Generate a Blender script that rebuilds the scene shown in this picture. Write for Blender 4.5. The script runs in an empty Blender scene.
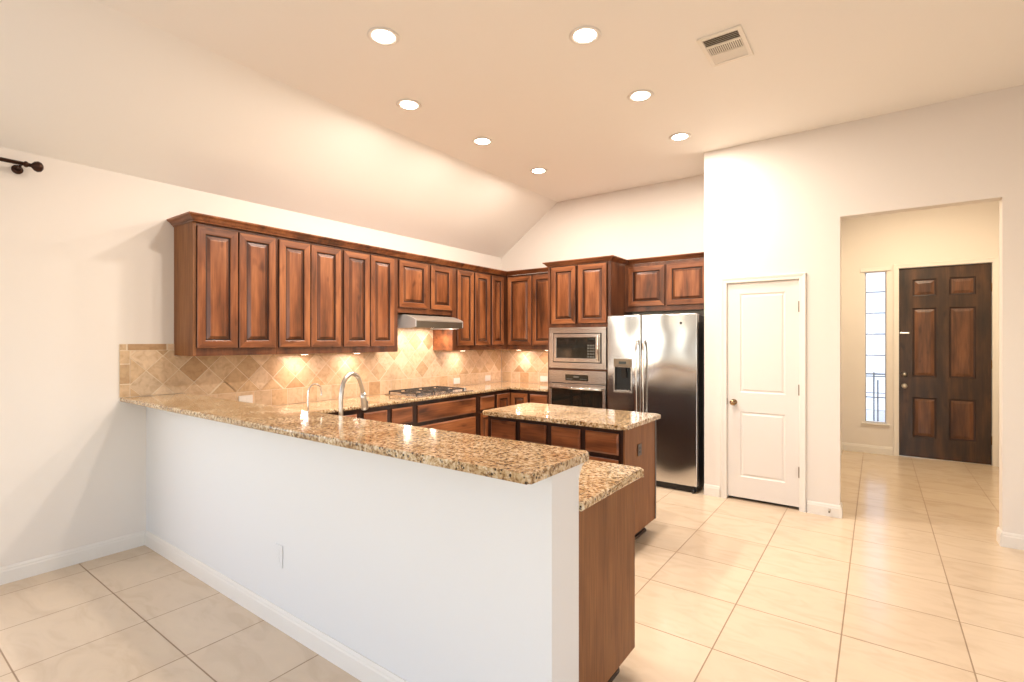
import bpy, bmesh, math, random
from mathutils import Vector, Matrix
random.seed(7)
PI = math.pi
S = bpy.context.scene
COL = S.collection

# ------------------------------------------------------------------ camera
cd = bpy.data.cameras.new('camera'); cam = bpy.data.objects.new('camera', cd); COL.objects.link(cam)
cam.location = (4.371, -1.415, 1.5); cam.rotation_euler = (PI/2, 0, 0.6283)
cd.sensor_width = 36; cd.lens = 502.15/1024*36; cd.shift_y = 0.17/1024; cd.clip_start = 0.05
S.camera = cam
# ------------------------------------------------------------------ world, sun, exposure
S.view_settings.view_transform = 'Standard'; S.view_settings.look = 'None'
S.view_settings.gamma = 1; S.view_settings.use_curve_mapping = False
S.view_settings.exposure = 0.07
W = bpy.data.worlds.new('world'); S.world = W; W.use_nodes = True
wn = W.node_tree.nodes; wl = W.node_tree.links
sky = wn.new('ShaderNodeTexSky'); sky.sky_type = 'NISHITA'; sky.sun_disc = False
sky.sun_elevation = math.radians(48); sky.sun_rotation = math.radians(200)
wn['Background'].inputs[1].default_value = 0.55
wl.new(sky.outputs[0], wn['Background'].inputs[0])
def lamp(name, typ, loc, rot, energy, color, **k):
    l = bpy.data.lights.new(name, typ); l.energy = energy; l.color = color
    for a, b in k.items(): setattr(l, a, b)
    o = bpy.data.objects.new(name, l); o.location = loc; o.rotation_euler = rot; COL.objects.link(o); return o
DAY = (0.86, 0.93, 1.0); WARM = (1.0, 0.90, 0.80)
# daylight entering through the three rear windows, the side window and the sidelight
for i, wx in enumerate((1.6, 3.6, 5.6)):
    lamp('window_daylight_rear', 'AREA', (wx, -5.25, 1.45), (PI/2, 0, 0), 10, DAY, shape='RECTANGLE', size=1.5, size_y=2.1)
lamp('window_daylight_left', 'AREA', (-0.25, -2.2, 1.55), (0, -PI/2, 0), 28, DAY, shape='RECTANGLE', size=1.7, size_y=1.9)
lamp('window_daylight_right', 'AREA', (7.25, -1.6, 1.45), (0, PI/2, 0), 46, DAY, shape='RECTANGLE', size=2.1, size_y=2.2)

# ------------------------------------------------------------------ materials
def newmat(name):
    m = bpy.data.materials.new(name); m.use_nodes = True
    nt = m.node_tree; p = nt.nodes['Principled BSDF']
    return m, nt, p
def simple(name, col, rough=0.5, metal=0.0, coat=0.0, emit=None, es=0.0, bump=0.0, bscale=60):
    m, nt, p = newmat(name)
    p.inputs['Base Color'].default_value = (*col, 1); p.inputs['Roughness'].default_value = rough
    p.inputs['Metallic'].default_value = metal; p.inputs['Coat Weight'].default_value = coat
    if emit: p.inputs['Emission Color'].default_value = (*emit, 1); p.inputs['Emission Strength'].default_value = es
    n = nt.nodes.new('ShaderNodeTexNoise'); n.inputs['Scale'].default_value = bscale; n.inputs['Detail'].default_value = 3
    tc = nt.nodes.new('ShaderNodeTexCoord'); nt.links.new(tc.outputs['Object'], n.inputs['Vector'])
    if bump:
        b = nt.nodes.new('ShaderNodeBump'); b.inputs['Strength'].default_value = bump; b.inputs['Distance'].default_value = 0.002
        nt.links.new(n.outputs['Fac'], b.inputs['Height']); nt.links.new(b.outputs[0], p.inputs['Normal'])
    return m
def ramp(nt, stops, interp='LINEAR'):
    r = nt.nodes.new('ShaderNodeValToRGB'); r.color_ramp.interpolation = interp
    e = r.color_ramp.elements
    while len(e) < len(stops): e.new(0.5)
    for i, (pos, c) in enumerate(stops):
        e[i].position = pos; e[i].color = (*c, 1)
    return r
def mixc(nt, fac, a, b, mode='MIX'):
    m = nt.nodes.new('ShaderNodeMix'); m.data_type = 'RGBA'; m.blend_type = mode
    for s, v in ((m.inputs[0], fac), (m.inputs[6], a), (m.inputs[7], b)):
        if isinstance(v, (int, float)): s.default_value = v
        elif isinstance(v, tuple): s.default_value = (*v, 1)
        else: nt.links.new(v, s)
    return m.outputs[2]

M = {}
M['wall'] = simple('wall_paint', (0.80, 0.735, 0.665), 0.6, bump=0.12, bscale=90)
M['ceiling'] = simple('ceiling_paint', (0.92, 0.885, 0.825), 0.75, bump=0.15, bscale=120)
M['trim'] = simple('white_trim_paint', (0.82, 0.77, 0.70), 0.35)
M['door_white'] = simple('white_door_paint', (0.79, 0.73, 0.67), 0.35)
M['knee'] = simple('pale_wall_paint', (0.78, 0.765, 0.745), 0.6, bump=0.12, bscale=90)
M['black'] = simple('black_plastic', (0.012, 0.011, 0.010), 0.35)
M['dark_side'] = simple('dark_appliance_side', (0.02, 0.018, 0.016), 0.45)
M['bronze'] = simple('oil_rubbed_bronze', (0.055, 0.025, 0.015), 0.32, 0.8)
M['brass'] = simple('aged_brass', (0.30, 0.20, 0.11), 0.25, 1.0)
M['nickel'] = simple('satin_nickel', (0.62, 0.58, 0.52), 0.28, 1.0)
M['chrome'] = simple('bright_chrome', (0.80, 0.78, 0.74), 0.12, 1.0)
M['plate'] = simple('white_switch_plate', (0.80, 0.76, 0.70), 0.35)
M['plate_brown'] = simple('brown_outlet_plate', (0.06, 0.03, 0.018), 0.3)
M['outside_white'] = simple('pale_exterior_siding', (0.85, 0.85, 0.85), 0.8)
M['outside_grey'] = simple('grey_painted_metal', (0.13, 0.14, 0.15), 0.5)
M['concrete'] = simple('pale_concrete', (0.6, 0.58, 0.55), 0.9, bump=.3)
M['toe'] = simple('dark_toe_kick', (0.035, 0.014, 0.008), 0.4)
M['vent'] = simple('white_vent_enamel', (0.84, 0.78, 0.68), 0.4)
M['ventdark'] = simple('duct_shadow_grey', (0.16, 0.13, 0.08), 0.7)
M['oven_glass'] = simple('dark_oven_glass', (0.012, 0.012, 0.009), 0.06, coat=0.5)
M['display'] = simple('appliance_display', (0.03, 0.035, 0.03), 0.15)
M['buttons'] = simple('pale_button_marks', (0.14, 0.13, 0.11), 0.4)
M['bronze_panel'] = simple('taupe_control_panel', (0.20, 0.15, 0.10), 0.3, 0.6)
M['iron'] = simple('cast_iron', (0.075, 0.062, 0.052), 0.4, 0.3)
M['bulb'] = simple('lamp_diffuser', (0.9, 0.88, 0.85), 0.5, emit=(1.0, 0.90, 0.78), es=22)
M['puck'] = simple('puck_lens', (0.9, 0.85, 0.8), 0.5, emit=(1.0, 0.75, 0.55), es=12)

def wood(name, cols, axis='Z', rough=0.32, scale=1.0, coat=0.25, knot=1.0):
    m, nt, p = newmat(name)
    tc = nt.nodes.new('ShaderNodeTexCoord'); oi = nt.nodes.new('ShaderNodeObjectInfo')
    mul = nt.nodes.new('ShaderNodeMath'); mul.operation = 'MULTIPLY'; mul.inputs[1].default_value = 37.0
    nt.links.new(oi.outputs['Random'], mul.inputs[0])
    add = nt.nodes.new('ShaderNodeVectorMath'); add.operation = 'ADD'
    nt.links.new(tc.outputs['Object'], add.inputs[0]); nt.links.new(mul.outputs[0], add.inputs[1])
    def mapped(across, along):
        mp = nt.nodes.new('ShaderNodeMapping'); sc = [across*scale]*3; sc['XYZ'.index(axis)] = along*scale
        mp.inputs['Scale'].default_value = sc; nt.links.new(add.outputs[0], mp.inputs['Vector']); return mp.outputs[0]
    n1 = nt.nodes.new('ShaderNodeTexNoise'); n1.inputs['Scale'].default_value = 1; n1.inputs['Detail'].default_value = 4
    nt.links.new(mapped(9, 1.6), n1.inputs['Vector'])
    n2 = nt.nodes.new('ShaderNodeTexNoise'); n2.inputs['Scale'].default_value = 1; n2.inputs['Detail'].default_value = 3
    n2.inputs['Distortion'].default_value = 0.6
    nt.links.new(mapped(95, 4), n2.inputs['Vector'])
    n3 = nt.nodes.new('ShaderNodeTexNoise'); n3.inputs['Scale'].default_value = 1; n3.inputs['Detail'].default_value = 1
    nt.links.new(mapped(12, 5.5), n3.inputs['Vector'])
    r1 = ramp(nt, [(0.30, cols[0]), (0.48, cols[1]), (0.70, cols[2])]); nt.links.new(n1.outputs['Fac'], r1.inputs[0])
    r2 = ramp(nt, [(0.3, (0.74, 0.70, 0.66)), (0.65, (1.08, 1.08, 1.08))]); nt.links.new(n2.outputs['Fac'], r2.inputs[0])
    c = mixc(nt, 1.0, r1.outputs[0], r2.outputs[0], 'MULTIPLY')
    r3 = ramp(nt, [(0.66, (1, 1, 1)), (0.80, (0.42, 0.34, 0.28))]); nt.links.new(n3.outputs['Fac'], r3.inputs[0])
    c = mixc(nt, knot, c, r3.outputs[0], 'MULTIPLY')
    nt.links.new(c, p.inputs['Base Color'])
    p.inputs['Roughness'].default_value = rough; p.inputs['Coat Weight'].default_value = coat; p.inputs['Coat Roughness'].default_value = 0.2
    b = nt.nodes.new('ShaderNodeBump'); b.inputs['Strength'].default_value = 0.06; b.inputs['Distance'].default_value = 0.002
    nt.links.new(n2.outputs['Fac'], b.inputs['Height']); nt.links.new(b.outputs[0], p.inputs['Normal'])
    return m
RED = [(0.080, 0.026, 0.009), (0.225, 0.072, 0.024), (0.40, 0.150, 0.055)]
M['wood'] = wood('stained_alder_vertical', RED, 'Z')
M['wood_h'] = wood('stained_alder_horizontal', RED, 'X')
M['wood_side'] = wood('stained_end_panel', [(0.19, 0.070, 0.022), (0.245, 0.096, 0.031), (0.30, 0.125, 0.042)], 'Z', 0.55, coat=0.0, knot=0.15)
M['wood_bevel'] = wood('glazed_alder_bevel', [(c[0]*.5, c[1]*.46, c[2]*.42) for c in RED], 'Z')
M['wood_rail'] = wood('gap_shaded_cabinet_box', [(0.05, 0.017, 0.008), (0.125, 0.042, 0.017), (0.20, 0.072, 0.029)], 'Z')  # darker alder copy; shade of the door gaps is put into its colour
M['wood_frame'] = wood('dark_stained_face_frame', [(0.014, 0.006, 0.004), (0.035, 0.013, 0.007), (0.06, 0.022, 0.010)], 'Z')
M['glaze_and_edge_shade'] = simple('dark_glaze_and_edge_shade', (0.030, 0.010, 0.005), 0.4)  # real finish in the grooves; on outer edges it paints the reveal shadow
DK = [(0.016, 0.007, 0.003), (0.042, 0.018, 0.007), (0.095, 0.039, 0.014)]
M['door_dark'] = wood('dark_walnut_door', DK, 'Z', 0.42, 1.0, 0.1)
M['door_dark_h'] = wood('dark_walnut_rail', DK, 'X', 0.3, 1.0, 0.3)
M['door_panel'] = wood('walnut_door_panel', [(0.05, 0.018, 0.008), (0.115, 0.044, 0.017), (0.20, 0.078, 0.030)], 'Z', 0.42, 1.0, 0.1)

def steel(name, col, rough, wav=0.0, axis='X'):
    m, nt, p = newmat(name)
    p.inputs['Base Color'].default_value = (*col, 1); p.inputs['Metallic'].default_value = 1.0
    p.inputs['Roughness'].default_value = rough
    tc = nt.nodes.new('ShaderNodeTexCoord')
    mp = nt.nodes.new('ShaderNodeMapping'); mp.inputs['Scale'].default_value = (3, 3, 900) if axis == 'X' else (900, 900, 3)
    n = nt.nodes.new('ShaderNodeTexNoise'); n.inputs['Scale'].default_value = 1
    nt.links.new(tc.outputs['Object'], mp.inputs[0]); nt.links.new(mp.outputs[0], n.inputs['Vector'])
    b = nt.nodes.new('ShaderNodeBump'); b.inputs['Strength'].default_value = 0.05; b.inputs['Distance'].default_value = 0.0004
    nt.links.new(n.outputs['Fac'], b.inputs['Height'])
    if wav:
        n2 = nt.nodes.new('ShaderNodeTexNoise'); n2.inputs['Scale'].default_value = 2.0; n2.inputs['Detail'].default_value = 0.4
        nt.links.new(tc.outputs['Object'], n2.inputs['Vector'])
        b2 = nt.nodes.new('ShaderNodeBump'); b2.inputs['Strength'].default_value = 1.0; b2.inputs['Distance'].default_value = wav
        nt.links.new(n2.outputs['Fac'], b2.inputs['Height']); nt.links.new(b2.outputs[0], b.inputs['Normal'])
    nt.links.new(b.outputs[0], p.inputs['Normal'])
    return m
M['steel'] = steel('brushed_stainless_steel', (0.62, 0.57, 0.52), 0.27)
M['steel_wavy'] = steel('fridge_stainless_steel', (0.64, 0.63, 0.62), 0.17, 0.042)
M['steel_hood'] = simple('satin_hood_steel', (0.55, 0.50, 0.43), 0.42, 0.7)
M['steel_side'] = simple('satin_silver_side', (0.62, 0.62, 0.62), 0.35, 0.35)
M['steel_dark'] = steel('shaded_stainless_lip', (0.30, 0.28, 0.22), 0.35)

def granite():
    m, nt, p = newmat('speckled_gold_granite')
    tc = nt.nodes.new('ShaderNodeTexCoord'); V = tc.outputs['Object']
    def noise(s, d=4, dist=0.0):
        n = nt.nodes.new('ShaderNodeTexNoise'); n.inputs['Scale'].default_value = s; n.inputs['Detail'].default_value = d
        n.inputs['Distortion'].default_value = dist; nt.links.new(V, n.inputs['Vector']); return n.outputs['Fac']
    base = ramp(nt, [(0.36, (0.19, 0.108, 0.048)), (0.44, (0.40, 0.26, 0.13)), (0.53, (0.59, 0.44, 0.26)), (0.66, (0.72, 0.61, 0.45))])
    nt.links.new(noise(62, 5, 0.6), base.inputs[0])
    big = ramp(nt, [(0.35, (0.80, 0.70, 0.58)), (0.65, (1.1, 1.1, 1.1))]); nt.links.new(noise(6, 2), big.inputs[0])
    c = mixc(nt, 1.0, base.outputs[0], big.outputs[0], 'MULTIPLY')
    v = nt.nodes.new('ShaderNodeTexVoronoi'); v.inputs['Scale'].default_value = 62; nt.links.new(V, v.inputs['Vector'])
    sp = ramp(nt, [(0.22, (1, 1, 1)), (0.36, (0, 0, 0))]); nt.links.new(v.outputs['Distance'], sp.inputs[0])
    gate = ramp(nt, [(0.46, (0, 0, 0)), (0.52, (1, 1, 1))]); nt.links.new(noise(24, 3), gate.inputs[0])
    f = nt.nodes.new('ShaderNodeMath'); f.operation = 'MULTIPLY'; nt.links.new(sp.outputs[0], f.inputs[0]); nt.links.new(gate.outputs[0], f.inputs[1])
    c = mixc(nt, f.outputs[0], c, (0.035, 0.022, 0.014))
    v2 = nt.nodes.new('ShaderNodeTexVoronoi'); v2.inputs['Scale'].default_value = 90; nt.links.new(V, v2.inputs['Vector'])
    sp2 = ramp(nt, [(0.12, (0.8, 0.8, 0.8)), (0.2, (0, 0, 0))]); nt.links.new(v2.outputs['Distance'], sp2.inputs[0])
    c = mixc(nt, sp2.outputs[0], c, (0.78, 0.72, 0.62))
    nt.links.new(c, p.inputs['Base Color']); p.inputs['Roughness'].default_value = 0.10; p.inputs['Coat Weight'].default_value = 0.3
    p.inputs['Coat Roughness'].default_value = 0.03
    return m
M['granite'] = granite()

def floor_mat():
    m, nt, p = newmat('beige_ceramic_floor_tile')
    tc = nt.nodes.new('ShaderNodeTexCoord')
    mp = nt.nodes.new('ShaderNodeMapping'); mp.inputs['Location'].default_value = (-0.193+10*0.504, 0.392+20*0.511, 0)
    nt.links.new(tc.outputs['Object'], mp.inputs[0])
    br = nt.nodes.new('ShaderNodeTexBrick'); br.offset = 0; br.squash = 1
    br.inputs['Scale'].default_value = 1; br.inputs['Brick Width'].default_value = 0.504; br.inputs['Row Height'].default_value = 0.511
    br.inputs['Mortar Size'].default_value = 0.0035; br.inputs['Mortar Smooth'].default_value = 0.15
    br.inputs['Color1'].default_value = (0.66, 0.52, 0.375, 1); br.inputs['Color2'].default_value = (0.70, 0.56, 0.41, 1)
    br.inputs['Mortar'].default_value = (0.33, 0.225, 0.14, 1)
    nt.links.new(mp.outputs[0], br.inputs['Vector'])
    n = nt.nodes.new('ShaderNodeTexNoise'); n.inputs['Scale'].default_value = 5; n.inputs['Detail'].default_value = 6; n.inputs['Distortion'].default_value = 1.2
    mp2 = nt.nodes.new('ShaderNodeMapping'); mp2.inputs['Scale'].default_value = (0.7, 1.6, 1); mp2.inputs['Rotation'].default_value = (0, 0, 0.5)
    nt.links.new(tc.outputs['Object'], mp2.inputs[0]); nt.links.new(mp2.outputs[0], n.inputs['Vector'])
    r = ramp(nt, [(0.34, (0.93, 0.91, 0.89)), (0.52, (1, 1, 1)), (0.7, (1.03, 1.03, 1.02))]); nt.links.new(n.outputs['Fac'], r.inputs[0])
    c = mixc(nt, 1.0, br.outputs['Color'], r.outputs[0], 'MULTIPLY'); nt.links.new(c, p.inputs['Base Color'])
    rr = nt.nodes.new('ShaderNodeMapRange'); rr.inputs[3].default_value = 0.19; rr.inputs[4].default_value = 0.7
    nt.links.new(br.outputs['Fac'], rr.inputs[0]); nt.links.new(rr.outputs[0], p.inputs['Roughness'])
    b = nt.nodes.new('ShaderNodeBump'); b.inputs['Strength'].default_value = 0.5; b.inputs['Distance'].default_value = 0.002; b.invert = True
    nt.links.new(br.outputs['Fac'], b.inputs['Height'])
    b2 = nt.nodes.new('ShaderNodeBump'); b2.inputs['Strength'].default_value = 0.08; b2.inputs['Distance'].default_value = 0.003
    nt.links.new(n.outputs['Fac'], b2.inputs['Height']); nt.links.new(b.outputs[0], b2.inputs['Normal']); nt.links.new(b2.outputs[0], p.inputs['Normal'])
    p.inputs['Specular IOR Level'].default_value = 0.5
    return m
M['floor'] = floor_mat()

def travertine():
    m, nt, p = newmat('travertine_wall_tile')
    a = nt.nodes.new('ShaderNodeAttribute'); a.attribute_name = 'tint'
    tc = nt.nodes.new('ShaderNodeTexCoord')
    n = nt.nodes.new('ShaderNodeTexNoise'); n.inputs['Scale'].default_value = 22; n.inputs['Detail'].default_value = 5; n.inputs['Distortion'].default_value = 0.8
    nt.links.new(tc.outputs['Object'], n.inputs['Vector'])
    r = ramp(nt, [(0.32, (0.84, 0.78, 0.72)), (0.5, (0.98, 0.97, 0.96)), (0.7, (1.08, 1.08, 1.07))]); nt.links.new(n.outputs['Fac'], r.inputs[0])
    c = mixc(nt, 1.0, a.outputs['Color'], r.outputs[0], 'MULTIPLY'); nt.links.new(c, p.inputs['Base Color'])
    p.inputs['Roughness'].default_value = 0.42
    b = nt.nodes.new('ShaderNodeBump'); b.inputs['Strength'].default_value = 0.3; b.inputs['Distance'].default_value = 0.002
    nt.links.new(n.outputs['Fac'], b.inputs['Height']); nt.links.new(b.outputs[0], p.inputs['Normal'])
    return m
M['travertine'] = travertine()
M['grout'] = simple('pale_tile_grout', (0.76, 0.62, 0.45), 0.8)
def pane_mat():
    m = bpy.data.materials.new('clear_window_glass'); m.use_nodes = True; nt = m.node_tree
    nt.nodes.remove(nt.nodes['Principled BSDF'])
    t = nt.nodes.new('ShaderNodeBsdfTransparent'); g = nt.nodes.new('ShaderNodeBsdfGlossy'); g.inputs['Roughness'].default_value = 0.02
    mx = nt.nodes.new('ShaderNodeMixShader'); mx.inputs[0].default_value = 0.06
    nt.links.new(t.outputs[0], mx.inputs[1]); nt.links.new(g.outputs[0], mx.inputs[2]); nt.links.new(mx.outputs[0], nt.nodes['Material Output'].inputs[0])
    return m
M['glass'] = pane_mat()

# ------------------------------------------------------------------ mesh helpers
class B:
    def __init__(s): s.bm = bmesh.new()
    def face(s, pts, mat=0):
        f = s.bm.faces.new([s.bm.verts.new(p) for p in pts]); f.material_index = mat; return f
    def box(s, x0, x1, y0, y1, z0, z1, mat=0, bev=0.0, seg=2):
        vs = [s.bm.verts.new((x, y, z)) for x in (x0, x1) for y in (y0, y1) for z in (z0, z1)]
        fs = [(0, 1, 3, 2), (4, 6, 7, 5), (0, 4, 5, 1), (2, 3, 7, 6), (0, 2, 6, 4), (1, 5, 7, 3)]
        out = []
        for f in fs:
            g = s.bm.faces.new([vs[i] for i in f]); g.material_index = mat; out.append(g)
        if bev:
            es = list({e for g in out for e in g.edges})
            bmesh.ops.bevel(s.bm, geom=es, offset=bev, segments=seg, profile=0.5, affect='EDGES', material=-1)
        return s
    def prism(s, poly, z0, z1, mat=0, axis='Z', bev=0.0, seg=3):
        def P(a, b, c):
            return {'Z': (a, b, c), 'Y': (a, c, b), 'X': (c, a, b)}[axis]
        lo = [s.bm.verts.new(P(a, b, z0)) for a, b in poly]; hi = [s.bm.verts.new(P(a, b, z1)) for a, b in poly]
        n = len(poly); top = s.bm.faces.new(hi); bot = s.bm.faces.new(lo[::-1])
        fs = [top, bot]
        for i in range(n):
            fs.append(s.bm.faces.new([lo[i], lo[(i+1) % n], hi[(i+1) % n], hi[i]]))
        for f in fs: f.material_index = mat
        if bev:
            es = list(set(top.edges) | set(bot.edges))
            bmesh.ops.bevel(s.bm, geom=es, offset=bev, segments=seg, profile=0.5, affect='EDGES', material=-1)
        return s
    def rings(s, rings, mat=0, cap=True, closed=True):
        R = [[s.bm.verts.new(p) for p in r] for r in rings]; n = len(R[0])
        for a, b in zip(R, R[1:]):
            for i in range(n if closed else n-1):
                f = s.bm.faces.new([a[i], a[(i+1) % n], b[(i+1) % n], b[i]]); f.material_index = mat; f.smooth = True
        if cap:
            for r in (R[0], R[-1]):
                f = s.bm.faces.new(r); f.material_index = mat
        return s
    def lathe(s, prof, c, axis='Z', mat=0, seg=20, cap=True):
        out = []
        for r, h in prof:
            ring = []
            for k in range(seg):
                a = 2*PI*k/seg; u, v = r*math.cos(a), r*math.sin(a)
                d = {'Z': (u, v, h), 'Y': (u, h, v), 'X': (h, u, v)}[axis]
                ring.append((c[0]+d[0], c[1]+d[1], c[2]+d[2]))
            out.append(ring)
        return s.rings(out, mat, cap)
    def tube(s, pts, r, mat=0, seg=10, smooth=0):
        P = [Vector(p) for p in pts]
        if smooth:
            Q = []
            for i in range(len(P)-1):
                a = P[max(i-1, 0)]; b = P[i]; c = P[i+1]; d = P[min(i+2, len(P)-1)]
                for k in range(smooth):
                    t = k/smooth
                    Q.append(0.5*((2*b)+(c-a)*t+(2*a-5*b+4*c-d)*t*t+(-a+3*b-3*c+d)*t**3))
            Q.append(P[-1]); P = Q
        n = len(P); R = r if isinstance(r, list) else [r]*n
        up = None; out = []
        for i, p in enumerate(P):
            t = (P[min(i+1, n-1)]-P[max(i-1, 0)]).normalized()
            if up is None: up = t.orthogonal().normalized()
            up = (up - t*up.dot(t)).normalized(); sd = t.cross(up)
            rr = R[min(int(i*len(R)/n), len(R)-1)] if len(R) != n else R[i]
            out.append([p+up*rr*math.cos(2*PI*k/seg)+sd*rr*math.sin(2*PI*k/seg) for k in range(seg)])
        return s.rings(out, mat)
    def grid(s, us, vs, hole, w0, w1, fn, mat=0):
        # extruded plate of rectangular cells; hole(i,j) True leaves a cell out; fn(u,v,w) -> xyz
        cell = lambda i, j: 0 <= i < len(us)-1 and 0 <= j < len(vs)-1 and not hole(i, j)
        cache = {}
        def V(i, j, k):
            if (i, j, k) not in cache: cache[(i, j, k)] = s.bm.verts.new(fn(us[i], vs[j], (w0, w1)[k]))
            return cache[(i, j, k)]
        for i in range(len(us)-1):
            for j in range(len(vs)-1):
                if not cell(i, j): continue
                for k in (0, 1):
                    s.bm.faces.new([V(i, j, k), V(i+1, j, k), V(i+1, j+1, k), V(i, j+1, k)]).material_index = mat
                for di, dj, a, b in ((-1, 0, (i, j), (i, j+1)), (1, 0, (i+1, j), (i+1, j+1)), (0, -1, (i, j), (i+1, j)), (0, 1, (i, j+1), (i+1, j+1))):
                    if not cell(i+di, j+dj):
                        s.bm.faces.new([V(*a, 0), V(*b, 0), V(*b, 1), V(*a, 1)]).material_index = mat
        return s
    def obj(s, name, mats, parent=None, loc=None, bevel=0.0, seg=2, smooth=False, rot=0):
        bmesh.ops.recalc_face_normals(s.bm, faces=s.bm.faces[:])
        me = bpy.data.meshes.new(name); s.bm.to_mesh(me); s.bm.free()
        for m in (mats if isinstance(mats, (list, tuple)) else [mats]): me.materials.append(M[m])
        o = bpy.data.objects.new(name, me); COL.objects.link(o)
        if parent: o.parent = parent
        if loc: o.location = loc
        o.rotation_euler.z = rot
        if bevel:
            b = o.modifiers.new('bevel', 'BEVEL'); b.width = bevel; b.segments = seg; b.limit_method = 'ANGLE'; b.angle_limit = 0.7
        if smooth:
            for p in me.polygons: p.use_smooth = True
        return o
def tag(o, label, cat, group=None, kind=None):
    o['label'] = label; o['category'] = cat
    if group: o['group'] = group
    if kind: o['kind'] = kind
    return o
def thing(name, loc, rot, label, cat, group=None, kind=None):
    o = bpy.data.objects.new(name, None); o.empty_display_size = 0.1; COL.objects.link(o)
    o.location = loc; o.rotation_euler = (0, 0, rot)
    return tag(o, label, cat, group, kind)
def copy_thing(o, loc, label=None):
    c = o.copy(); COL.objects.link(c); c.location = loc
    if label: c['label'] = label
    for ch in list(o.children):
        d = ch.copy(); COL.objects.link(d); d.parent = c
        for g in list(ch.children):
            e = g.copy(); COL.objects.link(e); e.parent = d
    return c

# ------------------------------------------------------------------ the room
XR, YR, YT = 7.0, -5.0, 6.871
YP, YB, ZF, ZL, XC = 3.671, 4.34, 3.347, 2.699, 0.939
def struct(o, label, cat): return tag(o, label, cat, kind='structure')
def wall_y(name, y0, y1, x0, x1, z1, holes, mat, label):     # wall parallel to X
    us = sorted({x0, x1, *[h for a in holes for h in a[:2]]}); vs = sorted({0.0, z1, *[h for a in holes for h in a[2:]]})
    hole = lambda i, j: any(a[0]-1e-6 <= us[i] and us[i+1] <= a[1]+1e-6 and a[2]-1e-6 <= vs[j] and vs[j+1] <= a[3]+1e-6 for a in holes)
    b = B().grid(us, vs, hole, y0, y1, lambda u, v, w: (u, w, v))
    return struct(b.obj(name, mat), label, 'wall')
def wall_x(name, x0, x1, y0, y1, z1, holes, mat, label):
    us = sorted({y0, y1, *[h for a in holes for h in a[:2]]}); vs = sorted({0.0, z1, *[h for a in holes for h in a[2:]]})
    hole = lambda i, j: any(a[0]-1e-6 <= us[i] and us[i+1] <= a[1]+1e-6 and a[2]-1e-6 <= vs[j] and vs[j+1] <= a[3]+1e-6 for a in holes)
    b = B().grid(us, vs, hole, x0, x1, lambda u, v, w: (w, u, v))
    return struct(b.obj(name, mat), label, 'wall')
struct(B().box(-0.1, XR+.1, YR-.1, YT+.1, -0.1, 0).obj('floor', 'floor'), 'glossy square beige ceramic tile floor with brown grout lines', 'floor')
cb = B().prism([(XC, ZF), (XR+.1, ZF), (XR+.1, ZF+.1), (XC-.02, ZF+.1)], YR-.1, YT+.1, axis='Y')
struct(cb.obj('ceiling', 'ceiling'), 'flat tan painted ceiling high above the kitchen', 'ceiling')
cb = B().prism([(-.1, ZL-.069), (XC, ZF), (XC-.02, ZF+.1), (-.1, ZL+.05)], YR-.1, YB+.1, axis='Y')
struct(cb.obj('ceiling', 'ceiling'), 'sloped tan ceiling plane rising from the left wall', 'ceiling')
LW = (-3.2, -1.2, 0.7, 2.42)
wall_x('wall_left', -0.1, 0, YR-.1, YB+.1, ZL+.005, [LW], 'wall', 'cream wall on the left behind the long cabinet run')
wall_y('wall_back', YB, YB+.1, 0, 3.003, ZF, [], 'wall', 'cream kitchen back wall above the oven tower and fridge')
PD = (3.206, 3.822, 0, 2.058); OP = (4.118, 5.115, 0, 2.556)
wall_y('wall_pantry', YP, YP+.12, 3.003, XR, ZF, [PD, OP], 'wall', 'tall cream wall holding the pantry door and entry opening')
wall_x('wall_fridge_side', 3.003, 3.103, YP+.12, 5.0, ZF, [], 'wall', 'return wall beside the refrigerator recess')
wall_y('wall_pantry_back', 5.0, 5.1, 3.003, 3.87, ZF, [], 'wall', 'back wall inside the closed pantry')
wall_x('wall_foyer_left', 3.87, 3.975, YP+.12, YT, ZF, [], 'wall', 'cream foyer wall left of the sidelight window')
wall_x('wall_foyer_right', 5.8, 5.9, YP+.12, YT, ZF, [], 'wall', 'foyer wall right of the front door')
FD = (4.600, 5.500, 0, 2.455); SL = (4.236, 4.478, 0.408, 2.432)
wall_y('wall_foyer_front', YT, YT+.14, 3.87, 5.9, ZF, [FD, SL], 'wall', 'cream front wall of the foyer around the dark door')
RWH = [(a-.75, a+.75, 0.4, 2.5) for a in (1.6, 3.6, 5.6)]
wall_y('wall_rear', YR-.1, YR, 0, XR, ZF, RWH, 'wall', 'rear living room wall with three tall windows')
RW = (-2.7, -0.5, 0.4, 2.5)
wall_x('wall_right', XR, XR+.1, YR-.1, YP+.12, ZF, [RW], 'wall', 'right living room wall with one wide window')
struct(B().box(0, 3.505, 0, 0.185, 0, 1.065).obj('wall_peninsula', 'knee'), 'white painted half wall carrying the raised granite bar', 'wall')

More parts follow.
